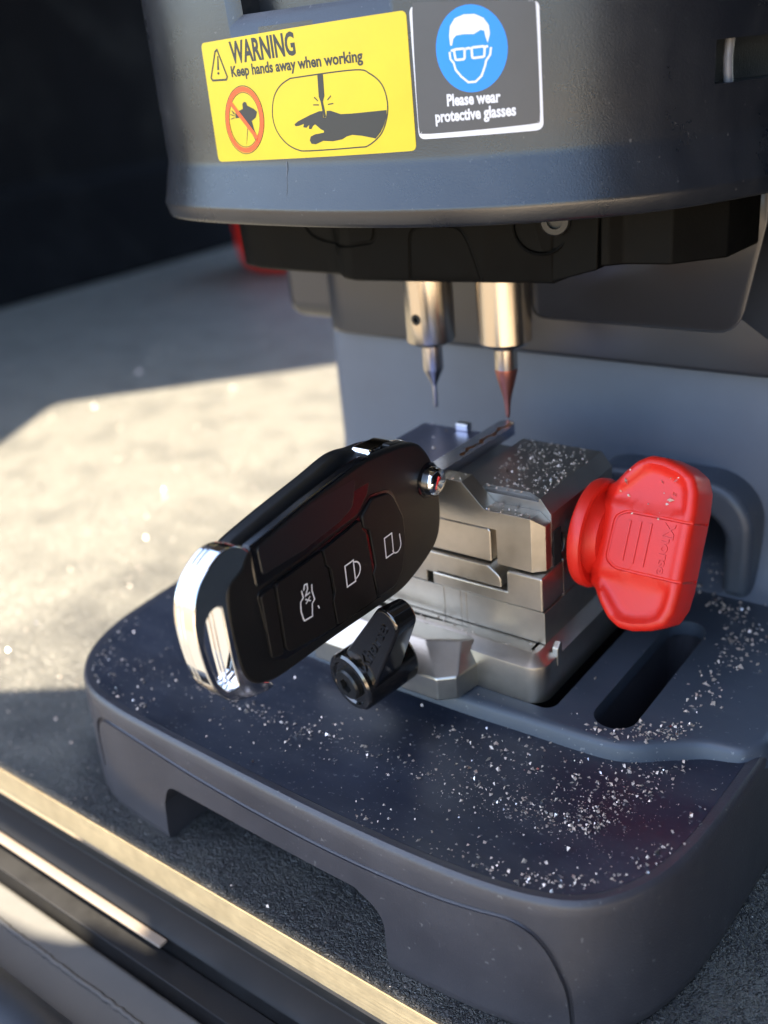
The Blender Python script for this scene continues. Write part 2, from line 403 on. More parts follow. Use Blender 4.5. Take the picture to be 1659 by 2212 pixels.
# --- base
BP = [(-95, 60), (-95.4, 0), (-95.2, -40), (-94, -59), (-91.9, -71), (-87.2, -81.4), (-79.8, -89.4), (-70.4, -94.4), (-58, -96.6), (-42, -97.5), (-24, -98.1), (-7, -98.6), (10, -98.9), (25, -98.8),
      (37, -98.3), (48, -97.3), (58, -95.4), (66, -92), (72, -86), (76.2, -77.5), (78.6, -67), (80, -50), (81, -25), (82, 20), (82.5, 70)]
BC = resample(catmull(BP, 10, False)+[Vector(p) for p in arc(60, 130, 22, 0, 90, 8)+arc(-73, 130, 22, 90, 180, 8)], 1.6)
base = loft('base', BC, [(-3, ZG), (.2, ZG), (.9, ZG+.8), (1.0, ZG+3), (.55, -70), (.15, -56), (0, -53.6), (-.35, -52.7), (-1.0, -52.2), (-1.8, -52.25), (-3.2, -52.9), (-6, -53.5), (-12, -54.0)], M['shell_lower'], mc, 40)
def front_pt(x, d=0):
    best = None
    for a, b in zip(BC, BC[1:]+BC[:1]):
        if (a.x-x)*(b.x-x) <= 0 and a.x != b.x:
            t = (x-a.x)/(b.x-a.x); y = a.y+(b.y-a.y)*t
            if best is None or y < best: best = y
    return best-d
notch = roundpoly([(-45.5, -100), (-43.2, -74), (-40.5, -67.3), (18.5, -67.0), (25.6, -71), (26.0, -100)], [0, 4, 5, 5, 9, 0], 6)
slot1 = rrect(44.3, 54.2, -45.8, 4, 4.9); slot2 = rrect(25, 36.2, -46.5, 24, 3)
G = catmull([(-70.6, -76), (-70.4, -68), (-69.2, -62.4), (-66, -58.9), (-61, -57.8), (-50, -58.0), (-30, -59.6), (-8.6, -60.4), (15, -60.4), (36.7, -59.6), (47, -58.7), (53.5, -58.2), (58, -60.0), (61.2, -64), (63.4, -70), (64.6, -76), (65.2, -88)], 6, False)
gm = bmesh.new(); bm_tube(gm, [(p.x, front_pt(p.x, -.12+(p.y+52)*-.02), p.y) for p in G], .72, 8)
gcut = from_bm('g', gm, None)
cut(base, [prism('c', notch, 'y', -125, -70, None), prism('c', slot1, 'z', -80, -40, None), prism('c', slot2, 'z', -80, -40, None), gcut])
smooth(base, 40)
deck_poly = offset(BC, -4.2)
deck = loft('deck_surface', BC, [(-14, -54.6), (-3.0, -53.4), (-3.05, -52.75), (-6, -53.25), (-10, -53.65), (-14, -53.9)], M['deck'], mc, 40)
cut(deck, [prism('c', slot1, 'z', -80, -40, None), prism('c', slot2, 'z', -80, -40, None)]); smooth(deck, 40)
# --- raised bed behind the front deck
bedF = catmull([(-60, -49.5), (-40, -51), (-15, -51.8), (15, -51.8), (30, -51.2), (44.4, -50.7), (52.4, -50.0), (57.5, -47.9), (64, -43.2), (69, -40.2), (74, -39.2), (76.5, -38.9)], 6, False)
bedP = resample([p for p in bedF]+[Vector(p) for p in arc(74.5, -33, 5.6, -40, 0, 5)+[(80.6, 0), (81, 30)]+arc(71, 60, 10, 0, 90, 6)+arc(-58, 60, 10, 90, 180, 6)+[(-68, 20)]+arc(-58, -39.5, 10, 180, 255, 6)], 1.6)
bed = loft('work_bed', bedP, [(1.6, -55), (1.0, -53.4), (.5, -51.6), (0, -50.7), (-.7, -50.1), (-1.6, -50.0), (-3, -50.0)], M['bed'], mc, 45)
cut(bed, [prism('c', slot1, 'z', -80, -40, None), prism('c', slot2, 'z', -80, -40, None)]); smooth(bed, 40)
# raised lips around the slot
bm = bmesh.new()
# --- column with flared foot
colP = resample(roundpoly([(-88, 30), (71, 30), (71, 140), (-88, 140)], [9, 4, 4, 4], 8), 2.0)
colP = [Vector(p) for p in colP]
col = loft('column', colP, [(10.5, -50.6), (9.5, -49.8), (7, -48.6), (4.6, -46.4), (2.8, -43.2), (1.5, -39.5), (.5, -35), (0, -30), (0, 14)], M['column'], mc, 40)
arch_hole = [(18, -49.6), (50.4, -49.6), (50.4, -36), *arc(42.5, -35, 8, 0, 90, 8), *arc(26, -35, 8, 90, 180, 8), ]
cut(col, [prism('c', arch_hole, 'y', 15, 70, None)]); smooth(col, 40)
arch_out = [(8, -49.9), (57.6, -49.9), (57.6, -34), *arc(44.5, -31, 13, 0, 90, 8), *arc(22, -31, 13, 90, 180, 8)]
arch = prism('arch_frame', arch_out, 'y', 19.5, 33, M['bed'], mc)
cut(arch, [prism('c', [(18, -60), (50.4, -60), (50.4, -36), *arc(42.5, -35, 8, 0, 90, 8), *arc(26, -35, 8, 90, 180, 8)], 'y', 15, 70, None)]); bev(arch, 2.6, 4, 40)
# --- upper rear housing
wing = box('side_housing', (-108, -70), (34, 110), (9.6, 62), M['rear'], mc, 6, 5)
rear = prism('rear_housing', roundpoly([(-84, 112), (-84, 24), (74, 24), (74, 112)], [2, 12, 5, 2], 8), 'z', 9.2, 62, M['rear'], mc)
sm_ = bmesh.new(); bm_tube(sm_, [(x, 24, z) for x, z in roundpoly([(-6, 20), (49.5, 20), (54.5, 46), (54.5, 58), (-6, 58)], [4, 7, 4, 4, 4])], .45, 6, True)
bev(rear, 3.0, 4); apply(rear); cut(rear, [from_bm('c', sm_, None)]); smooth(rear, 40)
# --- head
RP = [(-94, 60), (-93.6, 20), (-92.2, -4), (-89.8, -17), (-85.5, -27.2), (-78, -34.8), (-68, -38.9), (-57, -41.2), (-45, -42.4), (-33, -43.1), (-20, -43.2), (-6, -42.2), (5, -40.4), (14, -38.1), (23, -34.8), (31, -30.6), (38.5, -25.6), (45, -19.8), (50.8, -13), (56, -5), (61, 5), (65.5, 17), (69, 33), (71, 60)]
RC = resample(catmull(RP, 10, False)+[Vector(p) for p in arc(49, 125, 22, 0, 90, 8)+arc(-72, 125, 22, 90, 180, 8)], 1.5)
WOFF = -2.5
head = loft('head_cover', RC, [(-9, 57.5), (-3.0, 57.3), (-2.3, 55.3), (-1.7, 54.9), (-1.1, 55.1), (-.7, 55.7), (-.1, 58.0), (0, 58.5), (-.12, 59.0), (-.35, 59.6), (-1.95, 66.3), (-2.22, 67.2), (-2.4, 67.9), (-2.5, 68.8), (WOFF, 75), (WOFF, 90), (WOFF, 112), (-4.5, 150), (-14, 160)], M['shell'], mc, 40)
WC = offset(RC, WOFF)
def wall_y(x):
    best = None; n = len(WC)
    for i in range(n):
        a, b = WC[i], WC[(i+1) % n]
        if (a.x-x)*(b.x-x) <= 0 and a.x != b.x:
            t = (x-a.x)/(b.x-a.x); y = a.y+(b.y-a.y)*t
            if best is None or y < best: best = y
    return best
# recess above the stickers (a tapered pocket)
bm = bmesh.new()
lo = [(-43.6, -60, 95.6), (16, -60, 95.6), (16, -60, 128), (-45.5, -60, 128)]
P0 = [(-42.6, 95.5), (16, 95.5), (16, 128), (-44, 128)]; P1 = [(-38.6, 98.3), (12, 98.3), (12, 124), (-40, 124)]
A = [bm.verts.new((x, -60, z)) for x, z in P0]; Bv = [bm.verts.new((x, -40.6, z)) for x, z in P0]; Cv = [bm.verts.new((x, -38.6, z)) for x, z in P1]; Dv = [bm.verts.new((x, -33.0, z)) for x, z in P1]
bm.faces.new(A); bm.faces.new(Dv)
for X, Y in ((A, Bv), (Bv, Cv), (Cv, Dv)):
    for i in range(4): bm.faces.new((X[i], X[(i+1) % 4], Y[(i+1) % 4], Y[i]))
rec = from_bm('c', bm, None)
def vent(z0, z1):
    bm = bmesh.new()
    # a slot cut through the curved side, its floor slanting
    a = [Vector((50.6, -5.6)), Vector((74, 62))]; d = (a[1]-a[0]).normalized(); nrm = Vector((d.y, -d.x))
    q = [a[0]+nrm*8, a[1]+nrm*12, a[1]-nrm*6, a[0]-nrm*3.0]
    bm_prism(bm, [tuple(p) for p in q], 'z', z0, z1); return from_bm('c', bm, None)
cut(head, [rec, vent(77.0, 84.8), vent(91.2, 99)]); smooth(head, 40)
tie = tube('plastic_strip', [(52.9, -.2, 76.7), (52.8, -.5, 79), (52.6, -.3, 81.5), (52.8, -.1, 84.9)], .95, M['tie'], mc, 10)

# --- stickers
def hom(src, dst):
    import numpy as np
    Am = []; bv = []
    for (x, y), (u, v) in zip(src, dst):
        Am.append([x, y, 1, 0, 0, 0, -u*x, -u*y]); bv.append(u); Am.append([0, 0, 0, x, y, 1, -v*x, -v*y]); bv.append(v)
    h = np.linalg.solve(np.array(Am, float), np.array(bv, float)); Hm = np.append(h, 1).reshape(3, 3)
    def f(p):
        q = Hm @ np.array([p[0], p[1], 1.0]); return (q[0]/q[2], q[1]/q[2])
    return f
def on_wall(hgt):
    return lambda x, z, h=0: Vector((x, wall_y(x)-(hgt+h)*1.05, z))
# artwork coordinates of the yellow sticker (drawing units) -> (x, z) on the wall
Yq = [(-51.9, 93.8), (-51.9, 68.75), (3.85, 69.85), (3.75, 95.2)]
yf = hom([(210, 180), (285, 672), (1105, 625), (1062, 42)], Yq)
# the black one
Bq = [(4.45, 95.85), (4.6, 71.9), (28.0, 72.05), (27.7, 94.4)]
bf = hom([(1070, 25), (1115, 580), (1632, 545), (1612, 0)], Bq)
wl = empty('warning_label', (-24, -40, 82)); wl.parent = mc; wl.location = Vector((-24, -40, 82))*MM-wloc(mc)
sl_ = empty('safety_label', (16, -36, 84)); sl_.parent = mc; sl_.location = Vector((16, -36, 84))*MM-wloc(mc)
def sheet(name, poly, fn, hgt, material, parent):
    T = bmesh.new(); art_poly(T, poly); art_slice(T, 1.2); return smooth(art_place(name, T, on_wall(hgt), material, parent, .05), 30)
def F(f, pts): return [f(p) for p in pts]
def ell(cx, cy, rx, ry, tilt=0, n=48, a0=0, a1=360):
    c, s = math.cos(math.radians(tilt)), math.sin(math.radians(tilt)); out = []
    for i in range(n+(0 if abs(a1-a0) == 360 else 1)):
        a = math.radians(a0+(a1-a0)*i/n); x, y = rx*math.cos(a), ry*math.sin(a); out.append((cx+x*c-y*s, cy+x*s+y*c))
    return out
sheet('backing', roundpoly(Yq, 1.2), None, .04, M['yellow'], wl)
def ink(name, parent, hgt, material, strokes=(), polys=(), texts=(), f=yf):
    T = bmesh.new()
    for pts, w, cl in strokes: art_stroke(T, F(f, pts), w, cl)
    for p in polys: art_poly(T, F(f, p))
    for s, a, b, h, bo in texts: art_text(T, s, f(a), f(b), h, bo)
    art_slice(T, 1.2); return art_place(name, T, on_wall(hgt), material, parent, .012)
ink('lettering', wl, .12, M['ink'], texts=[('WARNING', (352, 262), (634, 222), 4.2, .03), ('Keep hands away when working', (352, 318), (903, 252), 2.1, .03)])
hand = [(626, 512), (640, 500), (690, 474), (728, 458), (742, 457), (745, 484), (757, 484), (759, 456), (775, 456), (815, 470), (860, 468), (993, 455), (994, 480), (985, 515), (972, 545), (953, 572), (900, 560), (862, 556), (840, 562), (822, 574), (785, 582), (745, 580), (715, 594), (697, 592), (690, 578), (694, 562), (712, 553), (748, 546), (748, 538), (735, 532), (722, 520), (712, 512), (704, 518), (696, 532), (686, 530), (688, 514), (676, 526), (663, 524), (666, 510), (646, 518), (630, 520)]
cap = [f_ for f_ in []]
cap = catmull([(640, 318), (870, 288), (930, 305), (975, 350), (996, 420), (994, 490), (972, 555), (925, 600), (880, 608), (690, 621), (640, 617), (590, 590), (550, 540), (532, 480), (536, 410), (560, 360), (600, 328)], 6)
ink('pictogram', wl, .12, M['ink'], strokes=[
    ([tuple(p) for p in cap], .26, True),
    ([(285, 206), (331, 318), (326, 330), (263, 334), (256, 324), (276, 214)], .42, True),
    ([(718, 402), (704, 408)], .01, False),
    ([(708, 400), (724, 416)], .22, False), ([(704, 432), (728, 432)], .22, False), ([(776, 394), (762, 412)], .22, False), ([(786, 426), (764, 430)], .22, False),
    ([(348, 458), (362, 470)], .2, False), ([(343, 474), (362, 480)], .2, False), ([(346, 494), (362, 487)], .2, False), ([(352, 466), (364, 474)], .14, False),
    (ell(407, 495, 87, 141, -4), .16, True), (ell(407, 495, 69, 113, -4), .14, True)],
    polys=[hand, [(721, 306), (744, 304), (750, 395), (744, 418), (757, 482), (747, 484), (735, 420), (727, 398)],
           [(286, 232), (291, 232), (294, 290), (285, 290)], ell(290, 304, 5, 6, 0, 12),
           [(366, 466), (400, 450), (398, 430), (406, 420), (416, 424), (420, 436), (450, 450), (464, 462), (458, 485), (440, 500), (452, 540), (478, 590), (462, 592), (436, 545), (424, 510), (420, 560), (414, 608), (420, 520), (404, 492), (382, 488), (366, 490)]])
# red prohibition ring and slash
T = bmesh.new(); art_stroke(T, F(yf, ell(407, 495, 78, 127, -4)), 1.02, True); art_stroke(T, F(yf, [(338, 418), (470, 578)]), .95)
art_slice(T, 1.2); art_place('prohibition_ring', T, on_wall(.155), M['orange'], wl, .012)
def on_band(x, z, h=0):
    off = -2.5 if z > 68.8 else (-2.5+(68.8-z)/2.5*.55 if z > 66.3 else -1.95+(66.3-z)*.239)
    return Vector((x, wall_y(x)-(off+2.5)-.03-h, z))
T = bmesh.new(); art_stroke(T, [(-29.2, 68.6), (-29.0, 67.0), (-29.15, 65.4), (-28.95, 63.8), (-29.05, 61.6)], .13); art_slice(T, .4, 1)
art_place('scratch_mark', T, on_band, M['grey_vinyl'], mc, .02)
T = bmesh.new(); art_stroke(T, [(-29.35, 68.6), (-29.15, 67.0), (-29.3, 65.6)], .09); art_slice(T, .4, 1)
art_place('scratch_edge', T, on_band, M['tie'], mc, .02)
# black safety sticker
sheet('backing', roundpoly(Bq, 1.4), None, .05, M['white'], sl_)
inner = [(1085, 52), (1100, 20), (1130, 8), (1560, 2), (1592, 12), (1601, 40), (1618, 470), (1606, 505), (1578, 520), (1165, 556), (1130, 545), (1112, 515)]
T = bmesh.new(); art_poly(T, F(bf, [tuple(p) for p in catmull(inner, 3)])); art_slice(T, 1.2); art_place('panel', T, on_wall(.12), M['grey_vinyl'], sl_, .012)
T = bmesh.new(); art_poly(T, F(bf, ell(1341, 201, 150, 183, -2))); art_slice(T, 1.2); art_place('disc', T, on_wall(.15), M['blue'], sl_, .012)
hair = [(1253, 190), (1248, 150), (1252, 108), (1272, 76), (1310, 60), (1355, 58), (1392, 74), (1414, 104), (1419, 140), (1410, 178), (1400, 150), (1396, 128), (1380, 124), (1368, 132), (1352, 142), (1310, 142), (1278, 148), (1266, 162), (1260, 190)]
ink('portrait', sl_, .18, M['white'], f=bf, polys=[hair], strokes=[
    (roundpoly([(1268, 206), (1314, 202), (1314, 246), (1276, 250)], 8), .42, True), (roundpoly([(1343, 198), (1398, 192), (1396, 236), (1346, 242)], 8), .42, True),
    ([(1312, 206), (1330, 200), (1345, 204)], .42, False), ([(1256, 212), (1268, 208)], .40, False), ([(1396, 196), (1412, 192)], .4, False),
    ([(1250, 216), (1254, 246), (1268, 262), (1276, 290), (1300, 318), (1330, 342), (1360, 340), (1385, 316), (1400, 272), (1404, 252), (1420, 228), (1424, 196)], .38, False)],
    texts=[('Please wear', (1240, 440), (1464, 424), 2.05, .035), ('protective glasses', (1190, 508), (1526, 480), 2.05, .035)])

# --- tool housing below the head
HP = [(-87, 30), (-86.2, 4), (-84.4, -3), (-80, -8), (-73, -10.6), (-62, -11.4), (-47, -11.8), (-42, -12.5), (-37.5, -16.2), (-33, -17.2), (4, -10.5), (14, -8.6), (17.5, -8.2), (18.5, -7.2), (19, 22), (-87, 22)]
HC = [Vector(p) for p in HP]
hous = loft('tool_housing', HC, [(-6, 37.6), (-1.0, 37.0), (-.25, 37.5), (0, 38.4), (.9, 58.2)], M['rubber'], mc, 33)
rb_ = bmesh.new()
bm_prism(rb_, [(15.5, 37.3), (17, 37.4), (28.6, 40.7), (29.2, 58.3), (15.5, 58.3)], 'y', -8.05, 22)
hw = from_bm('housing_flank', rb_, M['rubber'], mc); bev(hw, .5, 2, 20)
prism('housing_wing', [(28.8, -7.2), (30.6, -6.6), (33.2, -4.4), (34.4, -4.0), (43.2, -2.4), (52.2, 7.0), (53.4, 23.5), (28.8, 23.5)], 'z', 41.3, 58.4, M['rubber'], mc, .6, 2, 15)
rel = bmesh.new()
def hy(x):
    for a, b in zip(HP, HP[1:]):
        if a[0] < b[0] and a[0] <= x <= b[0]: return a[1]+(b[1]-a[1])*(x-a[0])/(b[0]-a[0])
    return -10
def hgroove(pts, r=.5): bm_tube(rel, [(x, hy(x)-((z-38.4)*.045), z) for x, z in pts], r, 6)
hgroove([tuple(p) for p in catmull([(-53, 53), (-52.2, 50), (-50.2, 47.4), (-46, 46), (-38, 45.6), (-30, 46.4), (-26.5, 47.6), (-25.4, 54)], 5, False)], .55)
hgroove([tuple(p) for p in catmull([(-17.8, 37.5), (-17.2, 44), (-16.6, 48.5), (-14.6, 50.2), (-10, 50.6), (-5, 50.2), (-2.8, 48.2), (-1.2, 44), (.6, 37.5)], 5, False)], .5)
cut(hous, [from_bm('c', rel, None)]); smooth(hous, 33)
# counterbored screw on the housing front
dirh = Vector((.28, -.96, 0)).normalized()
pc = Vector((15.6, -9.3, 50.4))
ring = turned('screw_socket', [(6.9, -3), (6.9, .1), (6.6, .3), (6.2, .1), (6.0, -.6), (0, -.6)], pc, dirh, M['rubber'], mc, 32)
turned('screw', [(3.4, -1), (3.4, .7), (3.0, 1.1), (1.8, 1.1), (1.8, -.2), (0, -.2)], pc+Vector((3.4, .6, 1.0)), dirh, M['screw'], ring, 24)
# --- tool holders
h1 = turned('probe_holder', [(6.5, 0), (6.5, -20.0), (6.2, -20.5), (4.0, -21.6), (0, -21.6)], (-23.1, 0, 38.8), (0, 0, 1), M['brass'], mc, 64)
bm = bmesh.new(); lathe(bm, [(1.45, -2), (1.45, 4)], (-23.1+6.1*.02, -6.2, 25.3), (.10, -.995, 0), 20); cut(h1, [from_bm('c', bm, None)]); smooth(h1, 35)
turned('set_screw', [(1.40, 0), (1.40, 1.25), (1.15, 1.45), (.75, 1.45), (.75, .4), (0, .4)], (-23.1+.02, -5.0, 25.3), (.10, -.995, 0), M['screw'], h1, 20)
turned('probe', [(2.75, 22), (2.75, 10.6), (2.6, 10.2), (.62, 6.0), (.55, 5.6), (.5, -.2), (.4, -.35), (0, -.4)], (-23.1, 0, 0), (0, 0, 1), M['bit'], h1, 32)
h2 = turned('cutter_holder', [(6.8, 0), (6.8, -18.6), (6.3, -19.3), (4.4, -20.4), (0, -20.4)], (-.45, 0, 39), (0, 0, 1), M['brass'], mc, 64)
turned('cutter', [(2.95, 22), (2.95, 13.2), (2.9, 13.0), (0, 13.0)], (-.45, 0, 0), (0, 0, 1), M['brass'], h2, 32)
turned('cutter_tip', [(2.9, 13.0), (2.92, 12.4), (2.3, 9.8), (1.25, 5.9), (.95, 4.6), (.75, 3.0), (.55, .4), (.4, -.3), (0, -.4)], (-.45, 0, 0), (0, 0, 1), M['copper'], h2, 32)

# ------------------------------------------------------------------ key clamp
kc = empty('key_clamp', (2, -25, -50), 'bead blasted steel key clamp on the machine bed with red knob and black lever', 'clamp')
# right jaw
jaw = prism('sliding_jaw', [(5.8, -4.0), (27.6, -4.0), (30.3, -7.4), (30.3, -28), (5.8, -28)], 'y', -34.2, -3.4, M['steel_dark'], kc)
bm = bmesh.new(); lathe(bm, [(3.1, -2.5), (3.1, 8)], (30.3, -31.2, -16.3), (1, 0, 0), 32); hole_c = from_bm('c', bm, None)
cut(jaw, [prism('c', [(12.5, -32.2), (24, -32.2), (27.3, -34), (27.3, -40), (12.5, -40)], 'z', -4.9, 0, None), hole_c])
bev(jaw, .35, 2)
# front plate of the jaw (step, ramp, shelf) with corner chamfer
fp = [(3.0, -20.0), (3.0, -1.2), (10.2, -1.2), (16.0, -7.0), (27.8, -7.0), (30.3, -9.2), (30.3, -20.2)]
front = prism('jaw_front', fp, 'y', -39.0, -34.25, M['steel'], kc)
bm = bmesh.new(); bm_prism(bm, [(27.4, -39.4), (31.6, -39.4), (31.6, -35.7)], 'z', -30, 0); chamf = from_bm('c', bm, None)
pocket = prism('c', [(0, -11.5), (17.3, -11.5), (18.9, -11.5), (18.9, -21), (0, -21)], 'y', -45, -35.5, None)
cut(front, [chamf, pocket])
bev(front, .55, 2)
turned('screw_hole', [(3.0, 0), (3.0, .2), (0, .2)], (28.0, -31.2, -16.3), (1, 0, 0), M['black'], kc, 24)
# left jaw and its interlocking tab
lj = prism('fixed_jaw', [(-25, -4), (-3.2, -4), (-3.2, -5.5), (-3.2, -20), (-25, -20)], 'y', -34, -3.4, M['jaw_sky_tint'], kc, .35, 2)
prism('jaw_step', [(-21, -20.2), (-21, -1.2), (-6, -1.2), (-1.8, -3.0), (-1.8, -11), (-8, -20.2)], 'y', -38.6, -34.25, M['steel'], kc, .4, 2)
prism('locating_post', rect(-13.6, -9.8, -5.4, -3.0), 'z', -4, -1.9, M['steel_edge'], kc, .3, 2)
prism('jaw_slot_floor', rect(-3.1, 5.7, -33.8, -3.6), 'z', -20, -6.5, M['steel_dark'], kc, .2, 1)
prism('jaw_link', [(-25, -20.1), (-25, -11.6), (16.8, -11.6), (17.3, -12.2), (17.3, -20.1)], 'y', -39.0, -35.6, M['steel'], kc, .45, 2)
tab = roundpoly([(-25, -20.5), (17.0, -20.5), (20.3, -22.8), (20.3, -25.5), (2.6, -25.5), (2.6, -26.1), (-.6, -26.1), (-.6, -29.0), (-25, -29)], [0, 1.0, 2.2, 0, 0, 0, 0, 0, 0])
prism('link_tab', tab, 'y', -40.2, -33, M['steel'], kc, .5, 3)
fl = roundpoly([(21.8, -26.0), (21.8, -20.6), (31.0, -20.6), (31.0, -29.3), (1.0, -29.3), (1.0, -26.0)], [0, 1, 0, 0, 0, 0])
flange = prism('lower_flange', fl, 'y', -40.2, -30, M['steel'], kc); bev(flange, .5, 3)
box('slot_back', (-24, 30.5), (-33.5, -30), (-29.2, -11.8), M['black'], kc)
box('slide_body', (-26, 30.6), (-29.5, -4), (-37.9, -20.5), M['steel_dark'], kc, .4, 2)
bar_ = box('guide_bar', (-30, 31), (-39.4, -4.5), (-38.0, -29.75), M['steel'], kc)
gr = [box('c', (x, x+.45), (-41, -39.25), (-40, -28), None) for x in (3.4, 8.2, 9.8)]
cut(bar_, gr); bev(bar_, .55, 2)
# base plate with wedge
bpl = roundpoly([(-32, -46.2), (13, -46.2), (18.6, -46.6), (31.2, -46.6), (33.8, -44.0), (33.8, -4), (-32, -4)], [2, 0, 0, 4, 4, 3, 3], 6)
bplC = [Vector(p) for p in bpl]
base_plate = loft('base_plate', bplC, [(0, -49.9), (.1, -49.2), (.1, -41.0), (0, -40.4), (-2.9, -38.3), (-3.3, -38.2), (-5, -38.2)], M['steel'], kc, 25)
wd = bmesh.new()
o_ = [(-26, -44), (-26, -56.6), (11.8, -56.6), (15.6, -53.4), (16.8, -45.5), (16.8, -44)]
t_ = [(-26, -44), (-26, -50.2), (5.0, -50.2), (12.4, -46.6), (14.4, -45), (14.4, -44)]
A = [wd.verts.new((x, y, -49.8)) for x, y in o_]; Bv = [wd.verts.new((x, y, -43.8)) for x, y in o_]; Cv = [wd.verts.new((x, y, -38.4)) for x, y in t_]
wd.faces.new(A); wd.faces.new(Cv)
for X, Y in ((A, Bv), (Bv, Cv)):
    for i in range(6): wd.faces.new((X[i], X[(i+1) % 6], Y[(i+1) % 6], Y[i]))
wedge = from_bm('wedge_foot', wd, M['steel'], kc); bev(wedge, .5, 2, 12)
prism('guide_pin', [(-39.4, -43), (-37.2, -43), (-37.2, -37.6), (-37.8, -36.9), (-39.4, -38.2)], 'x', 32.6, 34.2, M['steel'], kc, .3, 2)
# knob: disc, then a tilted wing
KY, KZ, KT = -22.0, -16.0, math.radians(25)
kup = Vector((0, math.sin(KT), math.cos(KT))); kn = Vector((0, -math.cos(KT), math.sin(KT)))
def kp(x, s, d): return Vector((x, KY, KZ))+kup*s+kn*d
knob = empty('clamp_knob', (45, KY, KZ)); knob.parent = kc; knob.location = Vector((45, KY, KZ))*MM-wloc(kc)
bm = bmesh.new()
disc_prof = [(0, 32.4), (11.2, 32.4), (12.0, 32.8), (12.3, 33.4), (12.4, 34.9), (12.1, 35.6), (11.4, 35.9), (10.4, 35.5), (9.4, 35.0), (8.4, 35.6), (7.4, 37.4), (0, 38.4)]
lathe(bm, [(r*1.03, h+1.2) for r, h in disc_prof], (0, KY, KZ), (1, 0, 0), 56)
smooth(from_bm('collar', bm, M['red'], knob), 42)
turned('shaft', [(4.0, 30.5), (4.0, 34.4)], (0, KY, KZ), (1, 0, 0), M['screw'], knob, 24)
half = [(36.2, 11.6), (38.6, 12.4), (41.0, 14.6), (43.8, 17.8), (46.6, 19.4), (50, 19.3), (54.0, 18.2), (57.0, 16.4), (58.3, 13.2), (58.7, 9.0), (58.7, 4.0)]
wing2 = [Vector(p) for p in roundpoly([tuple(p) for p in half]+[(x, -s) for x, s in reversed(half)], [4.2, 1.5, 2, 3, 3, 3, 3, 2, 2, 2, 2]+[2, 2, 2, 2, 3, 3, 3, 3, 2, 1.5, 4.2], 4)]
ar = sum(a.x*b.y-b.x*a.y for a, b in zip(wing2, wing2[1:]+wing2[:1]))
if ar < 0: wing2.reverse()
wing2 = resample(wing2, .62)
D = 6.2
def sst(x, a, b): t = min(1, max(0, (x-a)/(b-a))); return t*t*(3-2*t)
KC = Vector((49.0, 0)); wdist = []
n = len(wing2)
def inset(p):
    return min((p-(a+(b-a)*max(0, min(1, (p-a).dot(b-a)/max(1e-9, (b-a).length_squared))))).length for a, b in zip(wing2, wing2[1:]+wing2[:1]))
def face_d(p, front):
    e = inset(p); r = 1.8
    d = D-r+math.sqrt(max(0, r*r-(r-min(e, r))**2))
    # thumb recesses above and below the central band, open towards the neck
    k = sst(e, 1.6, 3.6) if p.x > 42 else max(sst(e, 1.6, 3.6), sst(42-p.x, 0, 3))
    d -= 1.5*k*sst(abs(p.y), 6.8, 9.6)*1.0
    d -= .55*sst(e, 1.8, 3.0)*(1-sst(abs(p.y), 6.8, 9.6))*.4
    d -= 2.2*sst(40.5-p.x, 0, 4)
    return d
bm = bmesh.new(); T_ = [1, .985, .965, .94, .91, .87, .83, .79, .75, .70, .64, .56, .46, .34, .2]
def side(sg):
    R = []
    for t in T_:
        row = []
        for p in wing2:
            q = KC+(p-KC)*t; row.append(bm.verts.new(kp(q.x, q.y, sg*face_d(q, sg > 0))))
        R.append(row)
    for A, Bv in zip(R, R[1:]):
        for i in range(n): bm.faces.new((A[i], A[(i+1) % n], Bv[(i+1) % n], Bv[i]))
    bm.faces.new(R[-1]); return R[0]
r1, r2 = side(1), side(-1)
for i in range(n): bm.faces.new((r1[i], r1[(i+1) % n], r2[(i+1) % n], r2[i]))
wing_o = from_bm('grip', bm, M['red'], knob); smooth(wing_o, 60)
kg = bmesh.new()
bm_tube(kg, [kp(p.x, p.y, face_d(p, 1)+.06) for p in resample(roundpoly([(59.0, 6.4), (44.0, 6.4), (41.6, 5.0), (41.2, -4.8), (43.6, -6.4), (59.0, -6.4)], [0, 2, 2, 2, 2, 0]), .8, False)], .40, 8)
bm_tube(kg, [kp(58.6, s, d) for s, d in ((6.4, D-1.6), (6.4, -D+2))], .34, 8); bm_tube(kg, [kp(58.6, s, d) for s, d in ((-6.4, D-1.6), (-6.4, -D+2))], .34, 8)
cut(wing_o, [from_bm('c', kg, None)]); smooth(wing_o, 45)
def kface(x, y, h): return kp(x, y, face_d(Vector((x, y)), 1)+h)
T = bmesh.new()
for x0, s0, s1 in ((45.0, 4.6, -4.4), (47.4, 4.8, -4.6), (49.8, 4.8, -4.8)): art_stroke(T, [(x0, s0), (x0-.2, s1)], .75)
art_place('ridge', T, lambda x, y, h: kface(x, y, h-.05), M['red'], knob, .38)
T = bmesh.new(); art_text(T, 'Xhorse', (53.0, 5.6), (52.8, -5.6), 2.3, .02)
art_place('embossed_lettering', T, lambda x, y, h: kface(x, y, h-.05), M['red'], knob, .30)
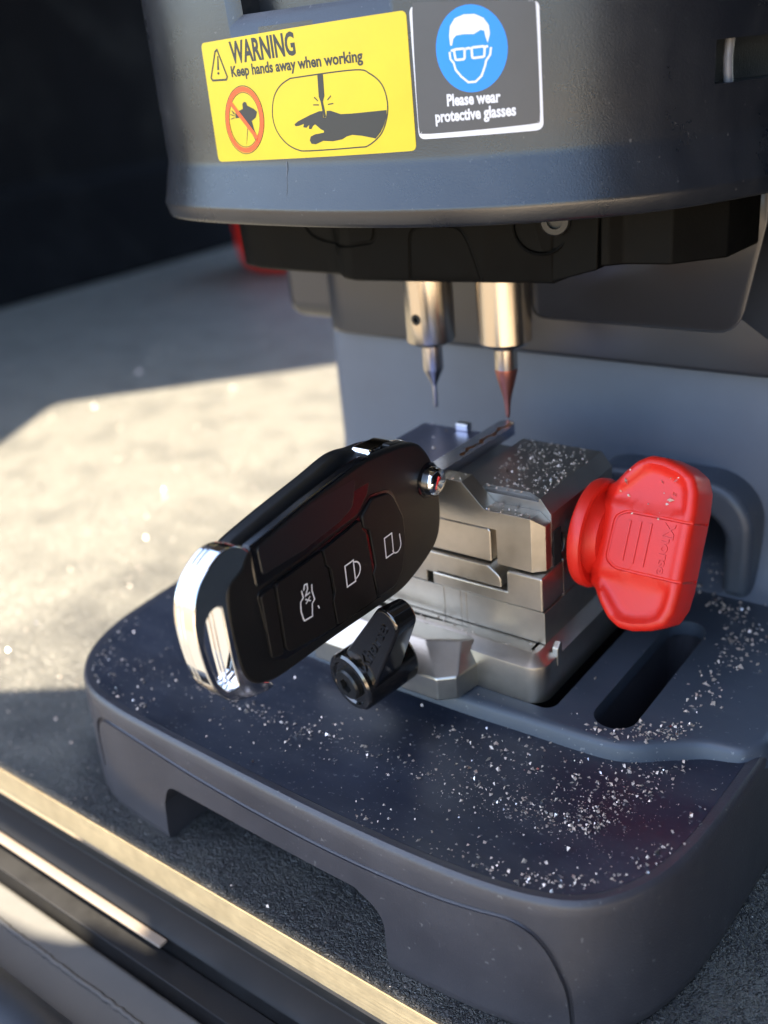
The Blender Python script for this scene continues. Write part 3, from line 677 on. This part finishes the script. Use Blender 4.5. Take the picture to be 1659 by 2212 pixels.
# lever
lv = empty('clamp_lever', (-2, -64, -42)); lv.parent = kc; lv.location = Vector((-2, -64, -42))*MM-wloc(kc)
LA = Vector((.20, .97, .10)).normalized(); LB = Vector((-1.6, -71.5, -40.4))
turned('barrel', [(0, .5), (5.2, .5), (5.6, 0), (6.7, 0), (7.2, .5), (7.3, 1.2), (7.3, 14.6), (6.9, 15.2), (0, 15.2)], LB, LA, M['lever'], lv, 56, 30)
sc_ = turned('screw', [(3.9, 1.2), (3.9, -.5), (3.5, -1.0), (2.2, -1.1), (0, -1.1)], LB, LA, M['screw'], lv, 32, 30)
hx = bmesh.new(); lathe(hx, [(1.9, -2), (1.9, .1)], LB, LA, 6); cut(sc_, [from_bm('c', hx, None)]); smooth(sc_, 30)
e1 = Vector((1, 0, 0)); e1 = (e1-LA*e1.dot(LA)).normalized(); e2 = e1.cross(LA)
if e2.z < 0: e2 = -e2
def lp(a, b, d): return LB+e1*a+e2*b+LA*d
LS = 1.1
armd = Vector((15.6, 22.6)).normalized(); armn = Vector((-armd.y, armd.x)); LEN = 27.0
prof = [(-2.0, 5.6), (4, 5.5), (12, 4.8), (20, 4.1), (27.6, 3.5)]
tip = [(27.6+3.4*math.sin(math.radians(a)), 3.5*math.cos(math.radians(a))) for a in range(15, 180, 15)]
outl = [(s, w) for s, w in prof]+tip+[(s, -w) for s, w in reversed(prof)]
def a2(s, w): q = armd*s+armn*w; return (q.x, q.y)
bm = bmesh.new()
L0 = [bm.verts.new(lp(*a2(s, w), 1.6)) for s, w in outl]; L1 = [bm.verts.new(lp(*a2(s, w*.9-.3), 10.4-s*.10)) for s, w in outl]
bm.faces.new(L0); bm.faces.new(L1)
for i in range(len(outl)): j = (i+1) % len(outl); bm.faces.new((L0[i], L0[j], L1[j], L1[i]))
arm = from_bm('lever_arm', bm, M['lever'], lv); bev(arm, .7, 3, 25)
T = bmesh.new(); art_text(T, 'Xhorse', (6.6, -1.6), (27.0, -1.2), 2.8, .025)
art_place('embossed_lettering', T, lambda x, y, h: lp(*a2(x, y), 1.6-h+.03), M['lever'], lv, .32)

# ------------------------------------------------------------------ flip key
fk = empty('flip_key', (1, -60, 0), 'black flip key with three buttons and chrome end, its blade held in the clamp', 'car key')
blade_poly = roundpoly([(-1.6, -62), (3.5, -62), (3.5, -3.4), (2.0, -1.4), (.4, -1.2), (-1.2, -1.8), (-1.6, -3.6)], [0, 0, 1, 1, 1, 1, 1], 3)
blade = prism('blade', blade_poly, 'z', -3.3, -.5, mat('key_steel', (.60, .60, .68), .27, 1.0, (4000, .12, .03), scratch=(1, .1, 1)), fk)  # slight blue in the blade colour stands in for reflected sky
wv = [(2.6+.0*t, -2.2-t) for t in range(2)]
wl_ = []; wr_ = []
for i in range(40):
    y = -2.6-i*.62; c = 1.9+.40*math.sin(i*.55)+.22*math.sin(i*1.3+1); wd_ = .52+.2*math.sin(i*.8+2)
    wl_.append((c-wd_*.8, y)); wr_.append((c+wd_*.8, y))
wc = prism('c', wl_+wr_[::-1], 'z', -1.5, 1, mat('cut_brass', (.62, .40, .22), .32, 1.0, (4000, .5, .1)))
cut(blade, [wc], transfer=True); bev(blade, .25, 2, 40)
# body shells: outline (y, z)
FO = [tuple(p) for p in catmull([(-110.5, -7), (-109.6, -12.6), (-107.4, -15.8), (-104, -17.4), (-99, -18.2), (-84, -18.3), (-68, -18.9), (-61, -18.9), (-55.5, -17.6), (-50, -15.4), (-46.6, -13.2), (-44.8, -9.6), (-44.3, -4), (-45.0, 2.0), (-46.4, 6.4), (-48.6, 9.8), (-51.2, 12.1), (-55.0, 13.5), (-61.8, 14.5), (-69, 15.0), (-74, 14.7), (-81, 13.9), (-88, 13.0), (-94.7, 12.0), (-102.5, 10.9), (-104.6, 9.8), (-106.2, 8.0), (-109.4, 6.4), (-110.5, 3.6), (-110.8, -1)], 4)]
fs = prism('front_shell', FO, 'x', 5.9, 8.0, M['fob'], fk); bev(fs, .95, 5, 60)
def lid(y): return 6.6+(y+102)*.09
prism('core', [(y*.996-.3, min(z, lid(y)) if y < -50 else min(z*.97, 9.8)) for y, z in FO], 'x', .9, 5.85, M['fob'], fk, .5, 2, 60)
prism('pivot_housing', [(y+.1, z-.15) for y, z in FO if y > -60 and z > -17], 'x', 3.4, 5.9, M['fob'], fk, .6, 3, 60)
BO = [tuple(p) for p in catmull([(-104, -14), (-99, -16.6), (-84, -17.4), (-62, -18.0), (-52, -15.6), (-46.4, -12.6), (-44.8, -8), (-44.8, -1), (-46.6, 6.2), (-50, 10.6), (-56, 12.4), (-61, 13.0), (-66.9, 13.8), (-75.6, 12.3), (-83.8, 11.0), (-92.6, 9.5), (-100.5, 7.6), (-104.5, 4.0), (-106, -4)], 4)]
bs = prism('back_shell', BO, 'x', -6.0, .55, M['fob'], fk); bev(bs, 2.6, 5, 60)
prism('blade_slot', roundpoly([(-106, -10), (-50, -10), (-50, 7.4), (-64, 8.6), (-82, 8.2), (-98, 5.4), (-106, 2)], 2), 'x', .3, 1.4, M['gloss'], fk)
bolster = prism('blade_root', roundpoly([(-62, 8.0), (-46.4, 2.0), (-46.2, 7.0), (-49.4, 11.6), (-54, 13.0), (-62, 13.6)], [0, 0, 2, 3, 2, 1.5]), 'x', -2.2, 3.3, M['chrome'], fk, .7, 3)
# chrome end
CO = [tuple(p) for p in catmull([(-103.4, 9.4), (-103.9, 11.0), (-106.2, 12.6), (-109.4, 12.9), (-112.6, 11.6), (-115.4, 9.4), (-117.3, 6.4), (-118.2, 2.6), (-118.2, -2), (-117.5, -7.6), (-116.4, -11.4), (-114.4, -14.6), (-111.0, -17.0), (-106, -18.7), (-102.6, -19.0), (-103.6, -17.4), (-107.0, -15.4), (-109.0, -12.6), (-110.0, -7), (-110.2, 3.4), (-108.8, 6.0), (-105.4, 7.6)], 4)]
HO = roundpoly([(-111.6, 3.6), (-114.0, 3.4), (-116.0, 1.6), (-116.7, -2), (-116.3, -6), (-115.4, -10.6), (-113.6, -13.5), (-110.9, -14.2), (-111.4, -8)], [1, 1, 2, 2, 2, 2, 1.5, .6, 2], 4)
chrome = empty('chrome_end', (-2, -112, -3)); chrome.parent = fk; chrome.location = Vector((2, -112, -3))*MM-wloc(fk)
for k, (x0, x1, sc2) in enumerate([(2.3, 3.5, .98), (3.62, 4.7, .99), (4.82, 7.75, 1.0)]):
    cy, cz = -106, -3
    q = [(cy+(y-cy)*sc2, cz+(z-cz)*sc2) for y, z in CO]
    pl_ = prism('chrome_band', q, 'x', x0, x1, M['chrome'], chrome)
    cut(pl_, [prism('c', [(cy+(y-cy)*sc2, cz+(z-cz)*sc2) for y, z in HO], 'x', -10, 20, None)])
    bev(pl_, [.5, .5, .7][k], 5, 60)
# face details (x = 8)
glossy = roundpoly([(-103.4, 2.6), (-103.4, 10.9), (-94.7, 12.15), (-88, 13.15), (-81, 14.05), (-74, 14.85), (-69, 15.12), (-67.2, 14.95), (-67.2, 11.5), (-69.6, 7.4), (-73.4, 4.6), (-80, 4.1), (-90, 3.2)], [1, 1, 3, 3, 3, 3, 1, .6, 2, 2, 2, 0, 0], 4)
gp = prism('glossy_panel', glossy, 'x', 6.1, 8.45, M['gloss'], fk)
cov = prism('cover_inlay', roundpoly([(-101.6, 4.6), (-101.6, 10.1), (-94.7, 11.4), (-81, 13.3), (-73.4, 13.9), (-72.5, 12.2), (-74.8, 7.0), (-79, 5.7), (-90, 4.6)], [1, 1, 3, 3, 1, 2, 2, 2, 2], 4), 'x', 7.4, 8.62, M['cover'], gp)
for q in (gp, cov):
    off = wloc(q)
    for v in q.data.vertices:
        w = (v.co+off)/MM
        if w.x > 6: v.co.x -= (.07*max(0, w.z-3.5))*MM
bev(gp, .5, 3, 50); bev(cov, .25, 2, 50)
panel = roundpoly([(-103.4, 1.9), (-90, 2.6), (-80, 3.6), (-73.2, 4.1), (-69.0, 7.3), (-62, 6.2), (-58.6, -1.5), (-58.3, -7), (-60.5, -14.0), (-63.5, -17.0), (-70, -16.6), (-85, -16.2), (-99, -15.0), (-102, -13.6)], [1.5, 0, 0, 2, 2, 4, 3, 3, 3, 2, 0, 0, 2, 2], 4)
prism('button_surround', panel, 'x', 7.6, 8.12, M['gloss'], fk, .12, 1)
b1 = roundpoly([(-98.6, -13.6), (-98.8, 1.4), (-85.7, 2.2), (-85.3, -1.2), (-84.6, -2.4), (-84.2, -8.0), (-84.6, -9.4), (-84.2, -15.4)], [2, 1, .4, .5, .5, .5, .5, .6], 3)
b2 = roundpoly([(-83.6, -15.4), (-84.0, -9.4), (-83.2, -8), (-83.6, -2.4), (-84.7, -1.2), (-85.1, 2.2), (-79.5, 2.9), (-73.2, 3.6), (-73.0, 1.4), (-72.0, .2), (-71.2, -8.4), (-71.5, -9.8), (-70.6, -15.9)], .5, 3)
b3 = roundpoly([(-70.0, -15.9), (-70.9, -9.8), (-69.9, -8.4), (-70.7, .2), (-72.4, 1.4), (-72.6, 4.1), (-68.7, 6.6), (-62.6, 5.5), (-59.3, -1.5), (-59.0, -7), (-61.1, -13.6), (-63.9, -16.2)], [.5, .5, .5, .5, .5, 1, 2, 4, 3, 3, 3, 2], 3)
left_strip = roundpoly([(-102.4, -12.6), (-102.8, 1.0), (-99.3, 1.3), (-99.2, -13.6)], .8, 3)
prism('trim_strip', left_strip, 'x', 7.8, 8.5, M['btn'], fk, .3, 2)
prism('indicator', [(-72.6, .6), (-71.3, -.4), (-70.4, -8.2), (-71.0, -9.4), (-72.0, -8.6), (-72.8, -.4)], 'x', 7.9, 8.62, M['led'], fk, .1, 1)
BT = []
for nm, pb, ic in (('button', b1, 't'), ('button', b2, 'l'), ('button', b3, 'u')):
    bo = prism(nm, pb, 'x', 7.8, 8.7, M['btn'], fk, .35, 3)
    T = bmesh.new()
    if ic == 'l':
        art_stroke(T, [(-79.6, -8.6), (-79.6, -3.9), (-76.9, -3.8), (-76.9, -8.6)], .34, True)
        art_stroke(T, [(-76.9, -4.2)]+[(-76.9+1.9*math.sin(math.radians(a)), -6.2+1.9*math.cos(math.radians(a))) for a in range(10, 171, 16)]+[(-76.9, -8.2)], .34)
    if ic == 'u':
        art_stroke(T, [(-66.4, -8.2), (-66.4, -3.6), (-63.8, -3.5), (-63.8, -8.2)], .32, True)
        art_stroke(T, [(-63.8, -8.1)]+[(-62.6+1.6*math.cos(math.radians(a)), -7.0+1.6*math.sin(math.radians(a))) for a in range(200, 380, 18)]+[(-61.2, -4.8)], .32)
    if ic == 't':
        art_stroke(T, [(-93.0, -9.4), (-93.5, -7.2), (-93.3, -5.2), (-92.4, -4.6), (-92.6, -3.0)], .3); art_stroke(T, [(-93.0, -9.4), (-90.6, -9.6), (-90.2, -7.0), (-89.4, -6.4), (-89.8, -4.4), (-89.6, -3.0)], .3)
        art_stroke(T, [(-92.0, -3.2), (-91.6, -2.2), (-90.9, -2.3), (-90.9, -3.3), (-91.7, -4.5), (-90.4, -4.4)], .3)
        art_stroke(T, [(-91.9, -5.2), (-90.5, -6.2)], .26); art_stroke(T, [(-90.5, -5.2), (-91.9, -6.2)], .26); art_stroke(T, [(-88.7, -8.2), (-88.4, -9.0)], .24)
        T2 = None
    art_place('icon', T, lambda y, z, h: Vector((8.71+h, y, z)), M['print_white'], bo, .012)
turned('pivot_bezel', [(4.0, 7.9), (4.0, 8.15), (3.5, 8.3), (3.3, 8.1), (0, 8.1)], (0, -48.6, 2.6), (1, 0, 0), M['gloss'], fk, 32)
turned('pivot_button', [(3.2, 7.8), (3.2, 10.0), (2.95, 10.7), (2.3, 11.15), (1.2, 11.4), (0, 11.5)], (0, -48.6, 2.6), (1, 0, 0), M['chrome'], fk, 40, 60)

# ------------------------------------------------------------------ metal chips
bm = bmesh.new()
def inside(p, poly):
    c = False; j = len(poly)-1
    for i in range(len(poly)):
        if (poly[i][1] > p[1]) != (poly[j][1] > p[1]) and p[0] < (poly[j][0]-poly[i][0])*(p[1]-poly[i][1])/(poly[j][1]-poly[i][1])+poly[i][0]: c = not c
        j = i
    return c
def chip(p, s, n=Vector((0, 0, 1))):
    t = n.orthogonal().normalized(); t.rotate(Matrix.Rotation(random.uniform(0, 6.28), 3, n)); b = n.cross(t)
    s *= random.choice((.55, .8, 1.1, 1.3, 1.6)); L = s*random.uniform(.7, 1.4); W = s*random.uniform(.35, .8); Hh = s*random.uniform(.25, .8)
    c = Vector(p)
    pts = [c-t*L*.5+n*.02, c+t*L*.5+n*Hh*random.uniform(.1, .8), c+b*W*.5+n*Hh*random.uniform(0, 1), c-b*W*.5+n*Hh, c+t*L*.2-b*W*.3+n*.02]
    V = [bm.verts.new(q) for q in pts]
    gl = 1 if random.random() < .16 else 0
    for f in ((0, 1, 2), (0, 2, 3), (1, 3, 2), (0, 3, 4), (4, 3, 1), (0, 4, 1)): bm.faces.new([V[i] for i in f]).material_index = gl
def zdeck(x, y):
    # front deck / bed
    n = len(bedF)
    for a, b in zip(bedF, bedF[1:]):
        if a.x <= x <= b.x and y > a.y+(b.y-a.y)*(x-a.x)/(b.x-a.x): return -50.0
    return None
def deck_z(x, y):
    z = zdeck(x, y)
    if z is not None:
        if inside((x, y), slot1) or inside((x, y), slot2): return None
        return z
    if not inside((x, y), deckrim): return None
    dmin = min((Vector((x, y))-p).length for p in BC[::3])
    return -53.95 if dmin > 24 else (-53.72 if dmin > 11 else (-53.2 if dmin > 5.5 else -52.75))
deckrim = [tuple(p) for p in offset(BC, -2.6)]
def scatter(line, count, spread, s=(.35, .75)):
    P = [Vector(p) for p in line]
    for _ in range(count):
        i = random.randrange(len(P)-1); q = P[i].lerp(P[i+1], random.random())+Vector((random.gauss(0, spread), random.gauss(0, spread)))
        z = deck_z(q.x, q.y)
        if z is not None: chip((q.x, q.y, z), random.uniform(*s))
def area(poly, count, s=(.35, .8), z=None, test=None, n=Vector((0, 0, 1))):
    xs = [p[0] for p in poly]; ys = [p[1] for p in poly]; k = 0
    while k < count:
        q = (random.uniform(min(xs), max(xs)), random.uniform(min(ys), max(ys))); k += 1
        if not inside(q, poly): continue
        zz = z if z is not None else deck_z(*q)
        if zz is not None: chip((q[0], q[1], zz), random.uniform(*s))
band_ = [(-81, -84), (-70, -79), (-47.8, -76.5), (-35.3, -77), (-20.3, -77.5), (-9, -77.3), (10, -76), (22.9, -76.3), (35.8, -74.7), (48.6, -74), (56.3, -73)]
scatter(band_, 170, 1.8); scatter(band_, 80, 5)
scatter([(-47, -76), (-35, -77.5), (-20, -78)], 50, 1.5)
scatter([(30, -75), (48.6, -74), (56.3, -73), (59, -68.4), (61.1, -57.7)], 130, 1.9); scatter([(44, -73.6), (56.3, -73), (59, -68.4)], 45, 1.2)
area([(8.6, -61.2), (28.1, -52.5), (48.2, -51), (58, -48), (68, -42), (66, -55), (60, -68), (50, -72), (29, -73)], 330)
area([(45, -70), (63, -66), (70, -44), (58, -49), (50, -58)], 200)
scatter([(17, -94), (25.6, -93.6), (44, -92.7), (52, -91.6), (60.4, -88.8), (65.4, -85), (71.2, -77.6), (75, -68.5), (77, -45)], 170, 1.7)
scatter([(52, -91.6), (62, -88)], 26, 1.2)
scatter([(-89, -60), (-88, -70), (-84, -79), (-77, -86), (-68, -90), (-50, -92)], 90, 1.8); area(deckrim, 150)
area([(-90, -75), (-80, -86), (-60, -92), (0, -94), (60, -90), (74, -70), (74, -50), (0, -55)], 130)
scatter([(48, -48.5), (53.3, -45.2), (60.7, -42.8), (63, -35.8), (62.7, -24), (62.4, -11.5), (63.7, .7), (58.4, 12.7), (48, 17)], 230, 2.2, (.45, .9))
scatter([(56, -44.5), (61.5, -41), (63, -36)], 60, 1.2); scatter([(60, -4), (64, 2), (58, 12)], 60, 3.0, (.45, .9))
area([(5, -48), (40, -49), (44, -44), (38, -20), (70, -35), (78, -10), (70, 15)], 70)
def in_slot(poly, z, cnt):
    xs = [p[0] for p in poly]; ys = [p[1] for p in poly]
    for _ in range(cnt):
        q = (random.uniform(min(xs), max(xs)), random.uniform(min(ys), max(ys)))
        if inside(q, poly): chip((q[0], q[1], z), random.uniform(.4, .8))
in_slot(slot1, -80, 140)
area([(20, 18), (50, 18), (50, 40), (20, 40)], 110, (.5, .9), -49.6+.05)
# fine dust between the larger chips
scatter([(30, -75), (48.6, -74), (56.3, -73), (59, -68.4), (61.1, -57.7)], 500, 4.5, (.12, .25)); scatter(band_, 400, 4, (.12, .25))
area([(8.6, -61.2), (28.1, -52.5), (48.2, -51), (68, -42), (66, -55), (60, -68), (50, -72), (29, -73)], 500, (.12, .25)); area(deckrim, 900, (.10, .22))
# on the clamp
area([(12.5, -33.6), (7, -4), (27.6, -4), (27.8, -33.6)], 400, (.25, .65), -4.0, None)
area([(15, -32), (24, -31), (27.6, -20), (20, -10), (14, -8)], 110, (.3, .7), -4.0)
area([(16, -38.8), (27.5, -38.8), (27.5, -34.4), (16, -34.4)], 30, (.3, .7), -7.0)
area([(3.5, -38.8), (9.8, -38.8), (9.8, -34.5), (3.5, -34.5)], 16, (.25, .5), -1.2)
area([(-24.5, -33), (-3.5, -33), (-3.5, -3.6), (-24.5, -3.6)], 26, (.4, .8), -4.0)
area([(-30, -45), (30, -43.4), (30, -39.6), (-30, -39.6)], 60, (.35, .6), -38.2)
# a few on the knob face
for _ in range(16):
    x, s = random.uniform(41, 55), random.uniform(5, 16); chip(kp(x, s, face_d(Vector((x, s)), 1)), random.uniform(.3, .8), kn)
# on the mat
for _ in range(260):
    x, y = random.uniform(-140, 110), random.uniform(-103.5, -20)
    if inside((x, y), [tuple(p) for p in offset(BC, 2)]): continue
    chip((x, y, ZG), random.uniform(.3, .7))
for _ in range(1500):
    x, y = random.uniform(-420, -96), random.uniform(-140, 300)
    if not inside((x, y), [tuple(p) for p in offset(BC, 2)]) and y > -103: chip((x, y, ZG+.1), random.uniform(.35, .8))
for _ in range(700):
    x, y = random.uniform(-800, -200), random.uniform(60, 620)
    if x > -670: chip((x, y, ZG+.1), random.uniform(.6, 1.5))
chips = from_bm('metal_chips', bm, [M['chip'], mat('bright_chips', (.80, .72, .66), .28, 1.0)]); chips['kind'] = 'stuff'; chips['label'] = 'fine bright metal chips scattered over the clamp, base and mat'; chips['category'] = 'metal chips'

SC.render.engine = 'CYCLES'
SC.cycles.use_denoising = True
